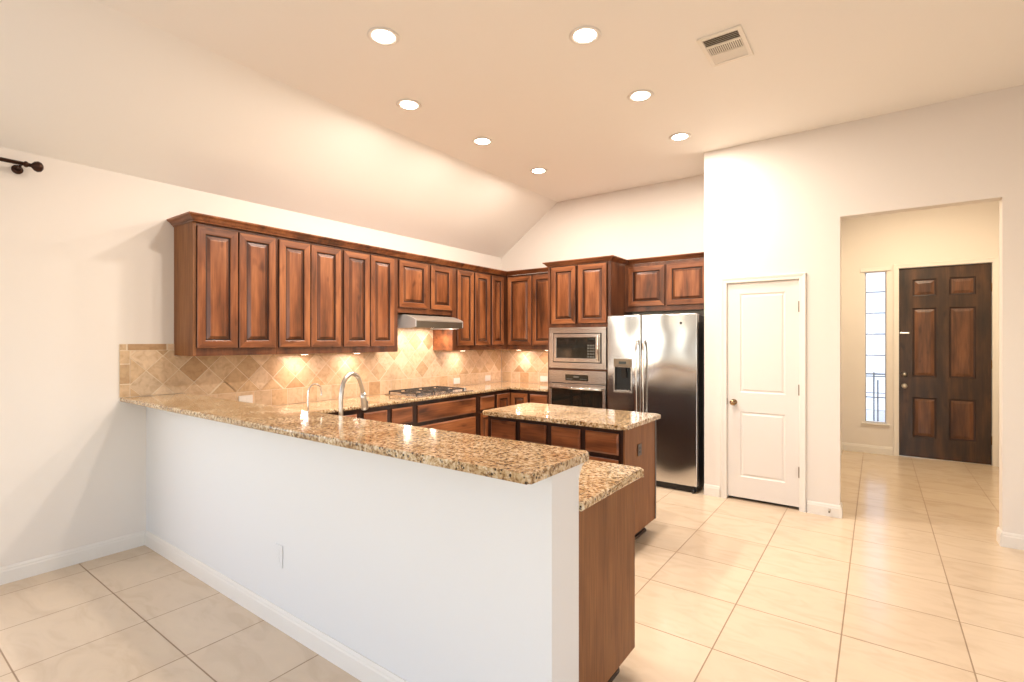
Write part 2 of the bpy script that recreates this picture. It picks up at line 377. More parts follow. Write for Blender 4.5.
def window(n, axis, w0, w1, z0, z1, pos, depth, label, bars=0, vbars=0, fr=.05, mat='trim', inward=-1, bm_=.008):
    # axis 'X': opening runs along X at y=pos ; 'Y': opening runs along Y at x=pos
    t = thing('window_%d' % n, (0, 0, 0), 0, label, 'window', kind='structure')
    def bx(b, a0, a1, c0, c1, d0, d1, mat=0):
        lo, hi = sorted((pos+d0, pos+d1))
        if axis == 'X': b.box(a0, a1, lo, hi, c0, c1, mat)
        else: b.box(lo, hi, a0, a1, c0, c1, mat)
    b = B()
    for a in ((w0, w0+fr, z0, z1), (w1-fr, w1, z0, z1), (w0+fr, w1-fr, z0, z0+fr), (w0+fr, w1-fr, z1-fr, z1)):
        bx(b, *a, depth*.3, depth*.7)
    b.obj('window_frame', mat, t)
    if bars or vbars:
        b = B()
        for k in range(1, bars+1):
            z = z0+(z1-z0)*k/(bars+1); bx(b, w0+fr, w1-fr, z-bm_, z+bm_, depth*.40, depth*.48)
        for k in range(1, vbars+1):
            a = w0+(w1-w0)*k/(vbars+1); bx(b, a-bm_, a+bm_, z0+fr, z1-fr, depth*.41, depth*.47)
        b.obj('muntin', mat, t)
    b = B(); bx(b, w0+fr, w1-fr, z0+fr, z1-fr, depth*.5, depth*.54); b.obj('pane', 'glass', t)
    b = B(); bx(b, w0-.03, w1+.03, z0-.022, z0, depth*.28, -.03*(1 if depth > 0 else -1)); b.obj('sill', 'trim', t, bevel=.003)
    return t
window(1, 'X', *SL, YT, 0.12, 'tall narrow sidelight window left of the front door', bars=0, fr=.012, mat='trim')
window(2, 'Y', LW[0], LW[1], LW[2], LW[3], 0, -0.1, 'living room window under the curtain rod', 1, 1)
for i, a in enumerate(RWH): window(3+i, 'X', *a, YR, -0.1, 'rear living room window, number %s from the left wall' % ('one', 'two', 'three')[i], 1, 0)
window(6, 'Y', RW[0], RW[1], RW[2], RW[3], XR, 0.1, 'wide window in the right living room wall', 1, 1)
s1 = bpy.data.objects['window_1']
b = B()
for k in range(7):
    z = 0.745 + k*0.283
    b.box(SL[0]+.012, SL[1]-.012, YT+.046, YT+.054, z-.006, z+.006)
b.box(SL[0]+.010, SL[0]+.018, YT+.045, YT+.055, SL[2]+.01, SL[3]-.01); b.box(SL[1]-.018, SL[1]-.010, YT+.045, YT+.055, SL[2]+.01, SL[3]-.01)
b.box(SL[0]+.012, SL[1]-.012, YT+.046, YT+.054, 0.80, 0.808)
b.obj('muntin', 'outside_grey', s1)
b = B(); b.box(SL[0]-.045, SL[1]+.045, YT-.022, YT-.001, SL[3], SL[3]+.05); b.obj('head_trim', 'trim', s1, bevel=.004)

# baseboards
def baseboard(name, p0, p1, nx, ny, label):
    # runs from p0 to p1 along the wall foot, projecting by (nx,ny)
    b = B(); h, t = 0.105, 0.014
    prof = [(0, 0), (t, 0), (t, h-.028), (t*.75, h-.02), (t*.75, h-.012), (t*.35, h), (0, h)]
    rs = []
    for p in (p0, p1): rs.append([(p[0]+nx*a, p[1]+ny*a, z) for a, z in prof])
    b.rings(rs); o = b.obj(name, 'trim')
    for f in o.data.polygons: f.use_smooth = False
    return struct(o, label, 'baseboard')
baseboard('baseboard_left', (0.0005, YR), (0.0005, -0.0005), 1, 0, 'white baseboard along the left wall')
baseboard('baseboard_peninsula', (0.0145, -0.0005), (3.505, -0.0005), 0, -1, 'white baseboard along the half wall')
baseboard('baseboard_pantry_left', (3.004, YP-.0005), (3.15, YP-.0005), 0, -1, 'short white baseboard between fridge and pantry door')
baseboard('baseboard_pantry_right', (3.878, YP-.0005), (4.118, YP-.0005), 0, -1, 'short white baseboard between pantry door and entry opening')
baseboard('baseboard_opening_left', (4.1185, YP-.014), (4.1185, YP+.12), 1, 0, 'white baseboard wrapping the left jamb of the opening')
baseboard('baseboard_opening_right', (5.1145, YP-.014), (5.1145, YP+.12), -1, 0, 'white baseboard wrapping the right jamb of the opening')
baseboard('baseboard_right_of_opening', (5.115, YP-.0005), (XR, YP-.0005), 0, -1, 'white baseboard right of the entry opening')
baseboard('baseboard_foyer_front', (3.9755, YT-.0005), (4.54, YT-.0005), 0, -1, 'white baseboard under the sidelight window')
baseboard('baseboard_foyer_left', (3.9755, YP+.121), (3.9755, YT-.015), 1, 0, 'white baseboard along the left foyer wall')
baseboard('baseboard_right', (XR-.0005, YR), (XR-.0005, YP), -1, 0, 'white baseboard along the right living room wall')
baseboard('baseboard_rear', (0, YR+.0005), (XR, YR+.0005), 0, 1, 'white baseboard along the rear wall')

# ------------------------------------------------------------------ panelled faces (front faces -Y, local frame)
def panel_loops(b, x0, x1, z0, z1, yf, loops, mats):
    """nested rectangles: loops = [(inset, y offset)], mats per band (+centre)"""
    R = []
    for ins, dy in loops:
        R.append([b.bm.verts.new(p) for p in ((x0+ins, yf+dy, z0+ins), (x1-ins, yf+dy, z0+ins), (x1-ins, yf+dy, z1-ins), (x0+ins, yf+dy, z1-ins))])
    for k in range(len(R)-1):
        for i in range(4):
            f = b.bm.faces.new([R[k][i], R[k][(i+1) % 4], R[k+1][(i+1) % 4], R[k+1][i]])
            m = mats[k]; f.material_index = m[i % 2] if isinstance(m, tuple) else m
    f = b.bm.faces.new(R[-1]); f.material_index = mats[len(R)-1]
def cab_door(w, h, t=.02, st=.058):
    """raised panel cabinet door, lower left back corner at origin, front at y=-t ; mats: wood, wood_h, glaze"""
    b = B()
    b.face([(0, 0, 0), (w, 0, 0), (w, 0, h), (0, 0, h)], 0)
    L = [(0, 0), (0, -t+.004), (.004, -t), (st-.006, -t), (st, -t+.004), (st+.003, -t+.012), (st+.010, -t+.012), (st+.032, -t+.003), (st+.036, -t+.002)]
    MT = [2, 0, (1, 0), (1, 0), 2, 2, 3, 0, 0]  # outer edge band painted dark as the shadow in the reveal
    panel_loops(b, 0, w, 0, h, 0, L, MT)
    bmesh.ops.remove_doubles(b.bm, verts=b.bm.verts[:], dist=1e-5)
    return b
def drawer_front(w, h, t=.02):
    b = B()
    b.face([(0, 0, 0), (w, 0, 0), (w, 0, h), (0, 0, h)], 0)
    panel_loops(b, 0, w, 0, h, 0, [(0, 0), (0, -t+.008), (.014, -t), (.02, -t)], [1, 0, 0, 0])  # dark outer edge band paints the gap shade round the drawer
    bmesh.ops.remove_doubles(b.bm, verts=b.bm.verts[:], dist=1e-5)
    return b
WM = ['wood', 'wood_h', 'glaze_and_edge_shade', 'wood_bevel']
def add_door(t, x0, x1, z0, z1, yf=0.0, name='door'):
    return cab_door(x1-x0, z1-z0).obj(name, WM, t, (x0, yf, z0))
def add_drawer(t, x0, x1, z0, z1, yf=0.0):
    return drawer_front(x1-x0, z1-z0).obj('drawer', ['wood_h', 'glaze_and_edge_shade'], t, (x0, yf, z0))
def carcass(t, w, d, z0, z1, openings, lmat='wood_side', name='body', st=.04):
    """box with recessed dark seams round each door so that doors read as overlay"""
    b = B(); b.box(0, w, 0, d, z0, z1, 0)
    return b.obj(name, 'wood', t)

# ---- upper cabinets, left wall : local x -> world +y, front faces +x
R90 = PI/2
def upper(y0, y1, z0, z1, doors, dz, label, depth=.33):
    t = thing('upper_cabinet', (depth, y0, 0), R90, label, 'cabinet', 'upper cabinets')
    B().box(0.0005, y1-y0-.0005, 0, depth-.001, z0, z1).obj('body', 'wood_rail', t)
    for a, c in doors: add_door(t, a-y0, c-y0, dz[0], dz[1], -.0005)
    return t
U0, U1 = 1.39, 2.375
c0 = upper(.184, .814, U0, U1, [(.204, .495), (.503, .797)], (1.448, 2.349), 'upper cabinet at the left end of the long run, with exposed side panel')
B().box(-.004, .0, .001, .329, U0, U1).obj('side_panel', 'wood_side', c0)
B().box(-.001, .019, -.002, 0, U0, U1).obj('stile', 'wood_side', c0)
upper(.815, 1.439, U0, U1, [(.828, 1.112), (1.120, 1.424)], (1.448, 2.349), 'second upper cabinet from the left end, above the sink side')
upper(1.440, 2.1195, U0, U1, [(1.456, 1.752), (1.762, 2.060)], (1.448, 2.349), 'upper cabinet directly left of the range hood')
upper(2.120, 2.955, 1.80, U1, [(2.128, 2.535), (2.590, 2.935)], (1.856, 2.349), 'short upper cabinet over the steel range hood')
ud = upper(2.9565, 3.68, U0, U1, [(3.025, 3.318), (3.348, 3.640)], (1.448, 2.349), 'upper cabinet directly right of the range hood')
upper(3.6805, YB-.001, U0, U1, [(3.686, 3.935)], (1.448, 2.349), 'corner upper cabinet with one narrow door beside the room corner')
B().box(-.0015, .0004, .001, .329, U0, U1).obj('side_panel', 'wood_h', ud)
# back wall, faces -y
def upper_back(x0, x1, y, z0, z1, doors, dz, label):
    t = thing('upper_cabinet', (x0, y, 0), 0, label, 'cabinet', 'upper cabinets')
    B().box(0.0005, x1-x0-.0005, 0, YB-y-.001, z0, z1).obj('body', 'wood_rail', t)
    for a, c in doors: add_door(t, a-x0, c-x0, dz[0], dz[1], -.0005)
    return t
upper_back(.3525, 1.170, 4.009, U0, U1, [(.372, .752), (.768, 1.150)], (1.448, 2.349), 'back wall upper cabinet between the corner and oven tower')
of = upper_back(1.992, 3.0, 4.10, 1.840, U1+.012, [(2.040, 2.468), (2.490, 2.930)], (1.897, 2.352), 'short upper cabinet above the refrigerator')

# crown moulding (profile: out, up) swept along mitred path
CP = [(0, 0), (.006, 0), (.008, .008), (.018, .014), (.030, .030), (.040, .036), (.048, .042), (.050, .052), (0, .052)]
def crown(b, path, z):
    """path: list of (x,y) at the cabinet face, outward on the right hand side of travel"""
    n = len(path); rs = []
    for i, p in enumerate(path):
        p = Vector(p); d1 = (p-Vector(path[i-1])).normalized() if i else None
        d2 = (Vector(path[i+1])-p).normalized() if i < n-1 else None
        n1 = Vector((d1.y, -d1.x)) if d1 else None; n2 = Vector((d2.y, -d2.x)) if d2 else None
        if n1 and n2:
            m = (n1+n2).normalized(); m = m/(m.dot(n1))
        else: m = n1 or n2
        rs.append([(p.x+m.x*a, p.y+m.y*a, z+c) for a, c in CP])
    b.rings(rs)
    for f in b.bm.faces: f.smooth = False
    return b
tag(crown(B(), [(0.001, .180), (.3515, .180), (.3515, 3.9875), (1.124, 3.9875)], U1).obj('crown_moulding', 'wood_h'),
    'L-shaped wooden crown moulding topping the long cabinet run and corner', 'moulding')
b = B().box(.002, .35, .1805, 4.338, U1+.0005, U1+.02)
b.obj('top_board', 'wood', bpy.data.objects['crown_moulding'])
crown(B(), [(.052, -.002), (2.9995-1.992, -.002)], U1+.0125).obj('crown', 'wood_h', of)

# ---- oven tower
tw = thing('oven_tower_cabinet', (1.1755, 3.72, 0), 0, 'tall oven tower cabinet housing the microwave and wall oven', 'cabinet')
TW, TD = .815, YB-3.72-.001
b = B(); b.box(0, TW, 0.02, TD, .10, .16)
for x0, x1 in ((0, .03), (TW-.03, TW)): b.box(x0, x1, .0, TD, .16, 2.39)
b.box(.03, TW-.03, TD-.02, TD, .16, 2.39)
for z0, z1 in ((.455, .485), (1.160, 1.182), (1.66, 1.70)): b.box(.03, TW-.03, 0, TD-.02, z0, z1)
b.box(.03, TW-.03, 0.0, TD-.02, 2.37, 2.39)
b.box(.03, TW-.03, 0.015, .03, 1.70, 2.37); b.box(.03, TW-.03, 0.015, .03, .16, .455)
b.obj('body', 'wood_rail', tw)
B().box(0.02, TW-.02, .07, TD, 0, .10).obj('toe_kick', 'toe', tw)
add_door(tw, .056, .381, 1.703, 2.372); add_door(tw, .417, .770, 1.703, 2.372)
add_drawer(tw, .03, TW-.03, .18, .44)
crown(B(), [(0, TD-.02), (0, -.001), (TW, -.001), (TW, TD-.02)], 2.388).obj('crown', 'wood_h', tw)
B().box(0, TW, 0, TD-.01, 2.3905, 2.40).obj('top_board', 'wood', tw)
# microwave with trim kit
mw = thing('microwave', (1.203, 3.72, 1.184), 0, 'stainless built-in microwave above the wall oven', 'microwave')
w, h = .740, .474
b = B(); fr = .055
b.grid([0, fr, w-fr, w], [0, fr+.012, h-fr-.012, h], lambda i, j: i == 1 and j == 1, -.022, -.002, lambda u, v, q: (u, q, v))
b.obj('trim_frame', 'steel', mw, bevel=.003)
B().box(.03, w-.03, .02, .45, .012, h-.012).obj('body', 'dark_side', mw)
b = B(); b.grid([fr+.01, fr+.05, w-fr-.07, w-fr-.012], [fr+.02, fr+.065, h-fr-.06, h-fr-.02], lambda i, j: i == 1 and j == 1, -.03, -.004, lambda u, v, q: (u, q, v))
dr = b.obj('door', 'steel', mw, bevel=.003)
B().box(fr+.045, w-fr-.19, -.026, -.012, fr+.06, h-fr-.055).obj('window', 'oven_glass', dr)
cp = B().box(w-fr-.189, w-fr-.066, -.027, -.012, fr+.06, h-fr-.055).obj('control_panel', 'oven_glass', mw)
b = B()
for i in range(3):
    for j in range(5): b.box(w-fr-.172+i*.033, w-fr-.150+i*.033, -.0285, -.0268, fr+.075+j*.032, fr+.092+j*.032)
b.obj('button', 'buttons', cp)
B().box(w-fr-.17, w-fr-.085, -.0285, -.0268, h-fr-.085, h-fr-.068).obj('display', 'display', cp)
B().tube([(w-fr-.034, -.05, fr+.04), (w-fr-.034, -.05, h-fr-.04)], .010).obj('handle', 'chrome', mw)
B().lathe([(.014, -.004), (.014, 0)], (w*.5-.01, -.031, fr+.043), 'Y').obj('badge', 'chrome', mw)
# wall oven
ov = thing('wall_oven', (1.203, 3.72, .487), 0, 'stainless wall oven with dark glass door under the microwave', 'oven')
h = .672
B().box(.03, w-.03, .0, .5, .01, h-.01).obj('body', 'dark_side', ov)
cp = B().box(0, w, -.022, -.002, h-.145, h, bev=.003).obj('control_panel', 'steel', ov)
B().box(.225, .520, -.025, -.0225, h-.115, h-.045).obj('display', 'oven_glass', cp)
b = B()
for i in range(4):
    b.box(.245+i*.02, .257+i*.02, -.0265, -.0252, h-.10, h-.092); b.box(.42+i*.022, .433+i*.022, -.0265, -.0252, h-.10, h-.092)
b.box(.33, .40, -.0265, -.0252, h-.078, h-.062)
b.obj('button', 'buttons', cp)
b = B(); b.grid([0, .04, w-.04, w], [0, .07, h-.215, h-.153], lambda i, j: i == 1 and j == 1, -.03, -.002, lambda u, v, q: (u, q, v))
dr = b.obj('door', 'steel', ov, bevel=.004)
B().box(.035, w-.035, -.026, -.006, .065, h-.21).obj('window', 'oven_glass', dr)
b = B().tube([(.035, -.068, h-.20), (w-.035, -.068, h-.20)], .013)
for x in (.06, w-.06): b.box(x-.008, x+.008, -.066, -.028, h-.208, h-.192)
b.obj('handle', 'chrome', dr)

# ---- refrigerator
fx0, fx1, fy = 1.997, 2.949, 3.62
fr_ = thing('refrigerator', (fx0, fy, 0), 0, 'stainless side-by-side refrigerator with black ice dispenser in left door', 'refrigerator')
FW = fx1-fx0; G = 2.378-fx0
B().box(.008, FW-.008, .075, .70, .03, 1.762, bev=.004).obj('body', 'dark_side', fr_)
B().box(.02, FW-.02, .03, .075, .012, .066).obj('grille', 'black', fr_)
for x in (.06, FW-.04): B().lathe([(.022, -.012), (.022, .012)], (x, .02, .022), 'X', seg=14).obj('wheel', 'black', fr_)
# left door with a recess for the dispenser
dx0, dx1, dz0, dz1 = .082, .275, .964, 1.306
b = B(); b.grid([0, dx0, dx1, G-.004], [.07, dz0, dz1, 1.775], lambda i, j: i == 1 and j == 1, 0, .07, lambda u, v, q: (u, q, v))
ld = b.obj('freezer_door', 'steel_wavy', fr_, bevel=.007, seg=3)
b = B(); b.box(G+.004, FW, 0, .07, .07, 1.775); rd = b.obj('fridge_door', 'steel_wavy', fr_, bevel=.007, seg=3)
def bar_handle(x, parent):
    b = B(); b.tube([(x, -.012, .64), (x, -.045, .70), (x, -.055, .85), (x, -.058, 1.1), (x, -.055, 1.32), (x, -.045, 1.45), (x, -.012, 1.51)], .013, smooth=5)
    return b.obj('handle', 'chrome', parent)
bar_handle(G-.032, ld); bar_handle(G+.040, rd)
dp = B().box(dx0+.002, dx1-.002, .05, .068, dz0+.002, dz1-.002).obj('ice_dispenser', 'black', fr_)
b = B(); b.grid([dx0-.010, dx0+.006, dx1-.006, dx1+.010], [dz0-.014, dz0+.008, dz1-.085, dz1-.08], lambda i, j: i == 1 and j == 1, -.006, .05, lambda u, v, q: (u, q, v))
b.obj('bezel', 'steel', dp, bevel=.002)
B().box(dx0-.006, dx1+.006, -.010, .05, dz1-.083, dz1+.006, bev=.006).obj('control_panel', 'bronze_panel', dp)
B().box(dx0+.055, dx1-.055, -.012, -.0098, dz1-.05, dz1-.022).obj('display', 'display', dp)
for k in range(6):
    xk = (dx0+.02+k*.012) if k < 3 else (dx1-.05+(k-3)*.012)
    B().box(xk, xk+.008, -.0115, -.0098, dz1-.065, dz1-.058).obj('button', 'buttons', dp)
b = B(); b.prism([(.012, dz1-.09), (.046, dz1-.09), (.046, dz1-.20), (.034, dz1-.20)], dx0+.07, dx1-.07, axis='X'); b.obj('paddle', 'dark_side', dp)
B().box(dx0+.02, dx1-.02, .0, .048, dz0+.008, dz0+.016).obj('drip_tray', 'steel', dp)
B().lathe([(.012, -.003), (.012, .001)], (2.793-fx0, 0, 1.681), 'Y').obj('badge', 'bronze', rd)

# ------------------------------------------------------------------ base cabinets
def base(x0, y0, rot, w, d, fronts, label, z1=.8895, z0=.10, toe=True, ends=(False, False), open_top=False):
    t = thing('base_cabinet', (x0, y0, 0), rot, label, 'cabinet', 'base cabinets')
    if open_top:
        b = B().box(0.0005, w-.0005, 0, d, z0, .62); b.grid([0.0005, .02, w-.02, w-.0005], [0, .02, d-.012, d], lambda i, j: i == 1 and j == 1, .62, z1, lambda u, v, q: (u, v, q))
    else: b = B().box(0.0005, w-.0005, 0, d, z0, z1)
    b.obj('body', 'wood_frame', t)
    if toe: B().box(.002+(.05 if ends[0] else 0), w-.002-(.05 if ends[1] else 0), .07, d, 0, z0-.0005).obj('toe_kick', 'toe', t)
    for kind, a, c, e, f in fronts:
        (add_door if kind == 'door' else add_drawer)(t, a, c, e, f, -.0005)
    return t
DR = (.690, .848); DO = (.135, .655)
XF = .60
def left_base(y0, y1, fr, label):
    return base(XF, y0, R90, y1-y0, XF-.001, [(k, a-y0, c-y0, *z) for k, a, c, z in fr], label)
left_base(.8005, 1.435, [('drawer', .85, 1.10, DR), ('drawer', 1.15, 1.40, DR), ('door', .85, 1.11, DO), ('door', 1.13, 1.40, DO)], 'base cabinet on the left wall nearest the sink corner')
left_base(1.4355, 2.095, [('drawer', 1.475, 1.745, DR), ('drawer', 1.800, 2.065, DR), ('door', 1.475, 1.745, DO), ('door', 1.80, 2.065, DO)], 'base cabinet with two drawers just left of the cooktop')
left_base(2.0955, 3.09, [('drawer', 2.135, 3.045, (.675, .848)), ('drawer', 2.135, 3.045, (.40, .635)), ('drawer', 2.135, 3.045, (.14, .37))], 'wide drawer base cabinet under the gas cooktop')
left_base(3.0905, 3.43, [('drawer', 3.125, 3.395, DR), ('door', 3.125, 3.395, DO)], 'narrow base cabinet between cooktop and corner')
# lazy susan corner: L shaped body, door folds round the inner corner
t = thing('corner_base_cabinet', (0, 3.4305, 0), 0, 'corner base cabinet with a folding door at the inner corner', 'cabinet', None)
YF = 3.74
def lshape(x1, y1, xi, yi): return [(0.001, 0), (xi, 0), (xi, yi), (x1, yi), (x1, y1), (0.001, y1)]
B().prism(lshape(.888, YB-3.4305-.001, XF, YF-3.4305), .10, .889).obj('body', 'wood_frame', t)
B().prism(lshape(.888, YB-3.4305-.001, XF-.07, YF-3.4305+.07), 0, .0995).obj('toe_kick', 'toe', t)
d = cab_door(YF-3.4305-.03, .713).obj('door', WM, t, (XF+.0005, .008, .135), rot=R90)
d = cab_door(.25, .713).obj('door', WM, t, (XF+.024, YF-3.4305-.0005, .135))
t = base(.8885, YF, 0, .286, YB-YF-.001, [('drawer', .02, .27, *DR), ('door', .02, .27, *DO)], 'small base cabinet between the corner and oven tower')
# peninsula bases (kitchen side, facing +y): local x runs to -x
t = base(3.463, .77, PI, .894, .583, [('drawer', .03, .43, *DR), ('drawer', .47, .87, *DR), ('door', .03, .43, *DO), ('door', .47, .87, *DO)], 'end base cabinet of the peninsula with a bare brown side panel', ends=(True, False))
B().box(-.012, 0.0, 0.0, .583, .10, .8895).obj('side_panel', 'wood_side', t)
B().box(-.0125, .02, -.003, 0.0, .10, .8895).obj('stile', 'wood', t)
B().box(.035, .052, .058, .575, 0.0, .022).obj('shoe_moulding', 'toe', t)
base(2.5675, .77, PI, 1.095, .583, [('door', .03, .535, *DO), ('door', .56, 1.065, *DO), ('drawer', .03, 1.065, *DR)], 'sink base cabinet of the peninsula below the gooseneck faucet', open_top=True)
base(1.472, .77, PI, .47, .583, [('door', .03, .44, .135, .848)], 'peninsula base cabinet left of the sink')
base(1.0015, .77, PI, .98, .583, [], 'blind corner base cabinet of the peninsula', toe=True)

# ---- island
il = thing('kitchen_island', (1.736, 1.872, 0), 0, 'freestanding island cabinet with a row of four drawers and brown side', 'island')
IW, ID = 1.206, .600
B().box(0, IW, 0, ID, .10, .8895).obj('body', 'wood_frame', il)
B().box(.05, IW-.055, .06, ID-.06, 0, .0995).obj('toe_kick', 'toe', il)
B().box(IW-.06, IW-.045, .05, ID-.055, 0, .022).obj('shoe_moulding', 'toe', il)
B().box(IW, IW+.012, 0.0, ID, .10, .8895).obj('side_panel', 'wood_side', il)
B().box(IW+.0005, IW+.016, ID-.022, ID+.001, .10, .8895).obj('corner_post', 'wood_frame', il)
for a, c in ((1.777, 2.026), (2.071, 2.317), (2.362, 2.611), (2.652, 2.913)):
    add_drawer(il, a-1.736, c-1.736, .700, .852, -.0005)
    add_door(il, a-1.736, c-1.736, .135, .668, -.0005)
# outlet on island side
def outlet(name, loc, rot, w, h, mat, label, dark='black', parent=None, slots=True, group=None):
    t = thing(name, loc, rot, label, 'outlet', group)
    pl = B().box(-w/2, w/2, -.006, -.0005, -h/2, h/2, bev=.002).obj('plate', mat, t)
    b = B()
    if slots:
        for s in (-1, 1):
            c = s*max(w, h)*.17
            if h > w: b.box(-w*.22, w*.22, -.0075, -.0062, c-h*.11, c+h*.11)
            else: b.box(c-w*.11, c+w*.11, -.0075, -.0062, -h*.22, h*.22)
    b.obj('socket', dark, t)
    return t
outlet('power_outlet', (1.736+IW+.0125, 2.130, .700), R90, .070, .085, 'plate_brown', 'dark brown outlet on the island side panel', 'black')
outlet('power_outlet', (1.832, 0, .375), 0, .075, .118, 'knee', 'white outlet low on the half wall', 'knee')
for (x, y, z, r, lb) in ((0.013, .715, 1.000, R90, 'white outlet in the backsplash just above the raised bar'), (0.013, 3.375, .990, R90, 'white backsplash outlet nearest the cooktop'),
                      (0.013, 4.010, .990, R90, 'white backsplash outlet on the left wall near the corner'), (.735, YB-.013, .990, 0, 'white backsplash outlet beside the oven tower')):
    outlet('power_outlet', (x, y, z), r, .118, .075, 'plate', lb, 'plate')

# ------------------------------------------------------------------ granite tops
def rounded(poly, rad):
    out = []; n = len(poly)
    for i, p in enumerate(poly):
        r = rad.get(i, 0); p = Vector(p)
        if not r: out.append(tuple(p)); continue
        a = (Vector(poly[i-1])-p).normalized(); c = (Vector(poly[(i+1) % n])-p).normalized()
        p0 = p+a*r; p1 = p+c*r; ctr = p+a*r+c*r
        a0 = math.atan2(p0.y-ctr.y, p0.x-ctr.x); a1 = math.atan2(p1.y-ctr.y, p1.x-ctr.x)
        d = (a1-a0+PI) % (2*PI)-PI
        for k in range(7): t = a0+d*k/6; out.append((ctr.x+r*math.cos(t), ctr.y+r*math.sin(t)))
    return out
bar = B().prism(rounded([(0.001, -.160), (3.524, -.160), (3.524, .243), (0.001, .243)], {1: .010, 2: .018}), 1.0655, 1.097, bev=.010)
tag(bar.obj('bar_top', 'granite'), 'raised speckled granite bar slab on the white half wall', 'countertop')
isl = B().prism(rounded([(1.712, 1.800), (2.990, 1.800), (2.990, 2.515), (1.712, 2.515)], {0: .035, 1: .035, 2: .035, 3: .035}), .890, .922, bev=.013)
tag(isl.obj('island_top', 'granite'), 'speckled granite slab on the kitchen island', 'countertop')
# u-shaped worktop with sink cut-out, made of quads
PX1, PY1 = 3.525, .795
b = B()
ox = [0.001, .63, 1.52, 2.24, PX1]; oy = [.186, .36, .73, PY1, 3.705, YB-.001]; 
ox2 = sorted(set(ox+[1.172]))
def hole(i, j):
    x0, x1 = ox2[i], ox2[i+1]; y0, y1 = oy[j], oy[j+1]
    if y1 <= PY1+1e-6: return abs(x0-1.52) < 1e-6 and abs(y0-.36) < 1e-6
    if y1 <= 3.705+1e-6: return x0 >= .63-1e-6
    return x0 >= 1.172-1e-6
b.grid(ox2, oy, hole, .890, .922, lambda u, v, w: (u, v, w))
# round the free corner of the peninsula, then the exposed edges
b.bm.edges.ensure_lookup_table()
es = [e for e in b.bm.edges if all(abs(v.co.x-PX1) < 1e-5 and abs(v.co.y-PY1) < 1e-5 for v in e.verts)]
bmesh.ops.bevel(b.bm, geom=es, offset=.045, segments=5, profile=.5, affect='EDGES')
def exposed(e):
    if len(e.link_faces) != 2: return False
    n = [f.normal for f in e.link_faces]
    b.bm.normal_update()
    return abs(n[0].dot(n[1])) < .5 and abs(e.verts[0].co.z-e.verts[1].co.z) < 1e-6 and \
        not all(v.co.x < .01 for v in e.verts) and not all(v.co.y > YB-.01 for v in e.verts) and not all(v.co.y < .19 for v in e.verts) and not all(abs(v.co.x-1.172) < 1e-3 for v in e.verts)
bmesh.ops.recalc_face_normals(b.bm, faces=b.bm.faces[:]); b.bm.normal_update()
es = [e for e in b.bm.edges if exposed(e)]
bmesh.ops.bevel(b.bm, geom=es, offset=.012, segments=3, profile=.5, affect='EDGES')
wt = tag(b.obj('worktop', 'granite'), 'lower U-shaped granite worktop running from peninsula to oven tower', 'countertop')
# trim under the bar on the kitchen side
b = B(); cpf = [(0, 0), (.008, .01), (.012, .03), (.022, .045), (.030, .060), (.046, .070), (.048, .085), (0, .085)]
b.rings([[(x, .1855+a*.9, 1.008+c*.66) for a, c in cpf] for x in (0.014, 3.505)])
tag(b.obj('bar_support_moulding', 'trim'), 'white cove moulding under the bar on the kitchen side', 'moulding', kind='structure')
for f in bpy.data.objects['bar_support_moulding'].data.polygons: f.use_smooth = False
# sink
sk = thing('kitchen_sink', (1.88, .545, .8895), 0, 'stainless sink set in the peninsula worktop', 'sink')
b = B(); a, c, dpt = .375, .20, .19
o = [(-a, -c), (a, -c), (a, c), (-a, c)]
outer = rounded(o, {0: .03, 1: .03, 2: .03, 3: .03}); inner = rounded([(-a+.018, -c+.018), (a-.018, -c+.018), (a-.018, c-.018), (-a+.018, c-.018)], {0: .04, 1: .04, 2: .04, 3: .04})
b.rings([[(x, y, -.001) for x, y in outer], [(x, y, -.001) for x, y in inner], [(x*.97, y*.95, -dpt+.02) for x, y in inner], [(x*.9, y*.85, -dpt) for x, y in inner]], cap=False)
b.bm.faces.new([v for v in list(b.bm.verts)[-len(inner):]])
b.obj('basin', 'steel', sk); B().lathe([(.04, .0), (.045, .003), (.02, .003)], (0, 0, -dpt+.0005)).obj('drain', 'chrome', sk)
# faucets
fc = thing('kitchen_faucet', (1.925, .310, .922), 0, 'tall brushed nickel gooseneck kitchen faucet with pull-down head', 'faucet')
B().lathe([(.030, 0.0005), (.030, .008), (.024, .014), (.022, .06), (.018, .075), (.016, .09)], (0, 0, 0)).obj('base', 'nickel', fc)
B().tube([(0, 0, .08), (0, 0, .20), (0, .002, .28), (-.01, .03, .355), (-.03, .09, .388), (-.048, .15, .365), (-.058, .185, .30), (-.062, .196, .265)], .0125, smooth=6, seg=12).obj('spout', 'nickel', fc)
B().tube([(-.062, .196, .27), (-.065, .203, .235), (-.069, .212, .195), (-.072, .220, .165)], [.0145, .018, .021, .020], seg=14).obj('spray_head', 'nickel', fc)
B().box(-.085, -.060, .226, .236, .185, .215, bev=.003).obj('button', 'black', fc)
B().tube([(.02, 0, .055), (.055, -.002, .075), (.085, -.004, .10)], .006).obj('lever', 'nickel', fc)
fc2 = thing('filter_faucet', (1.600, .310, .922), 0, 'small slim chrome drinking water faucet left of the main faucet', 'faucet')
B().lathe([(.018, 0.0005), (.018, .006), (.010, .012), (.010, .05), (.007, .06)], (0, 0, 0)).obj('base', 'chrome', fc2)
B().tube([(0, 0, .05), (0, 0, .18), (0, .0, .26), (0, .012, .30), (0, .045, .318), (0, .078, .30), (0, .088, .27), (0, .090, .24)], .0048, smooth=6).obj('spout', 'chrome', fc2)
B().box(-.004, .004, -.03, -.008, .055, .062).obj('lever', 'black', fc2)

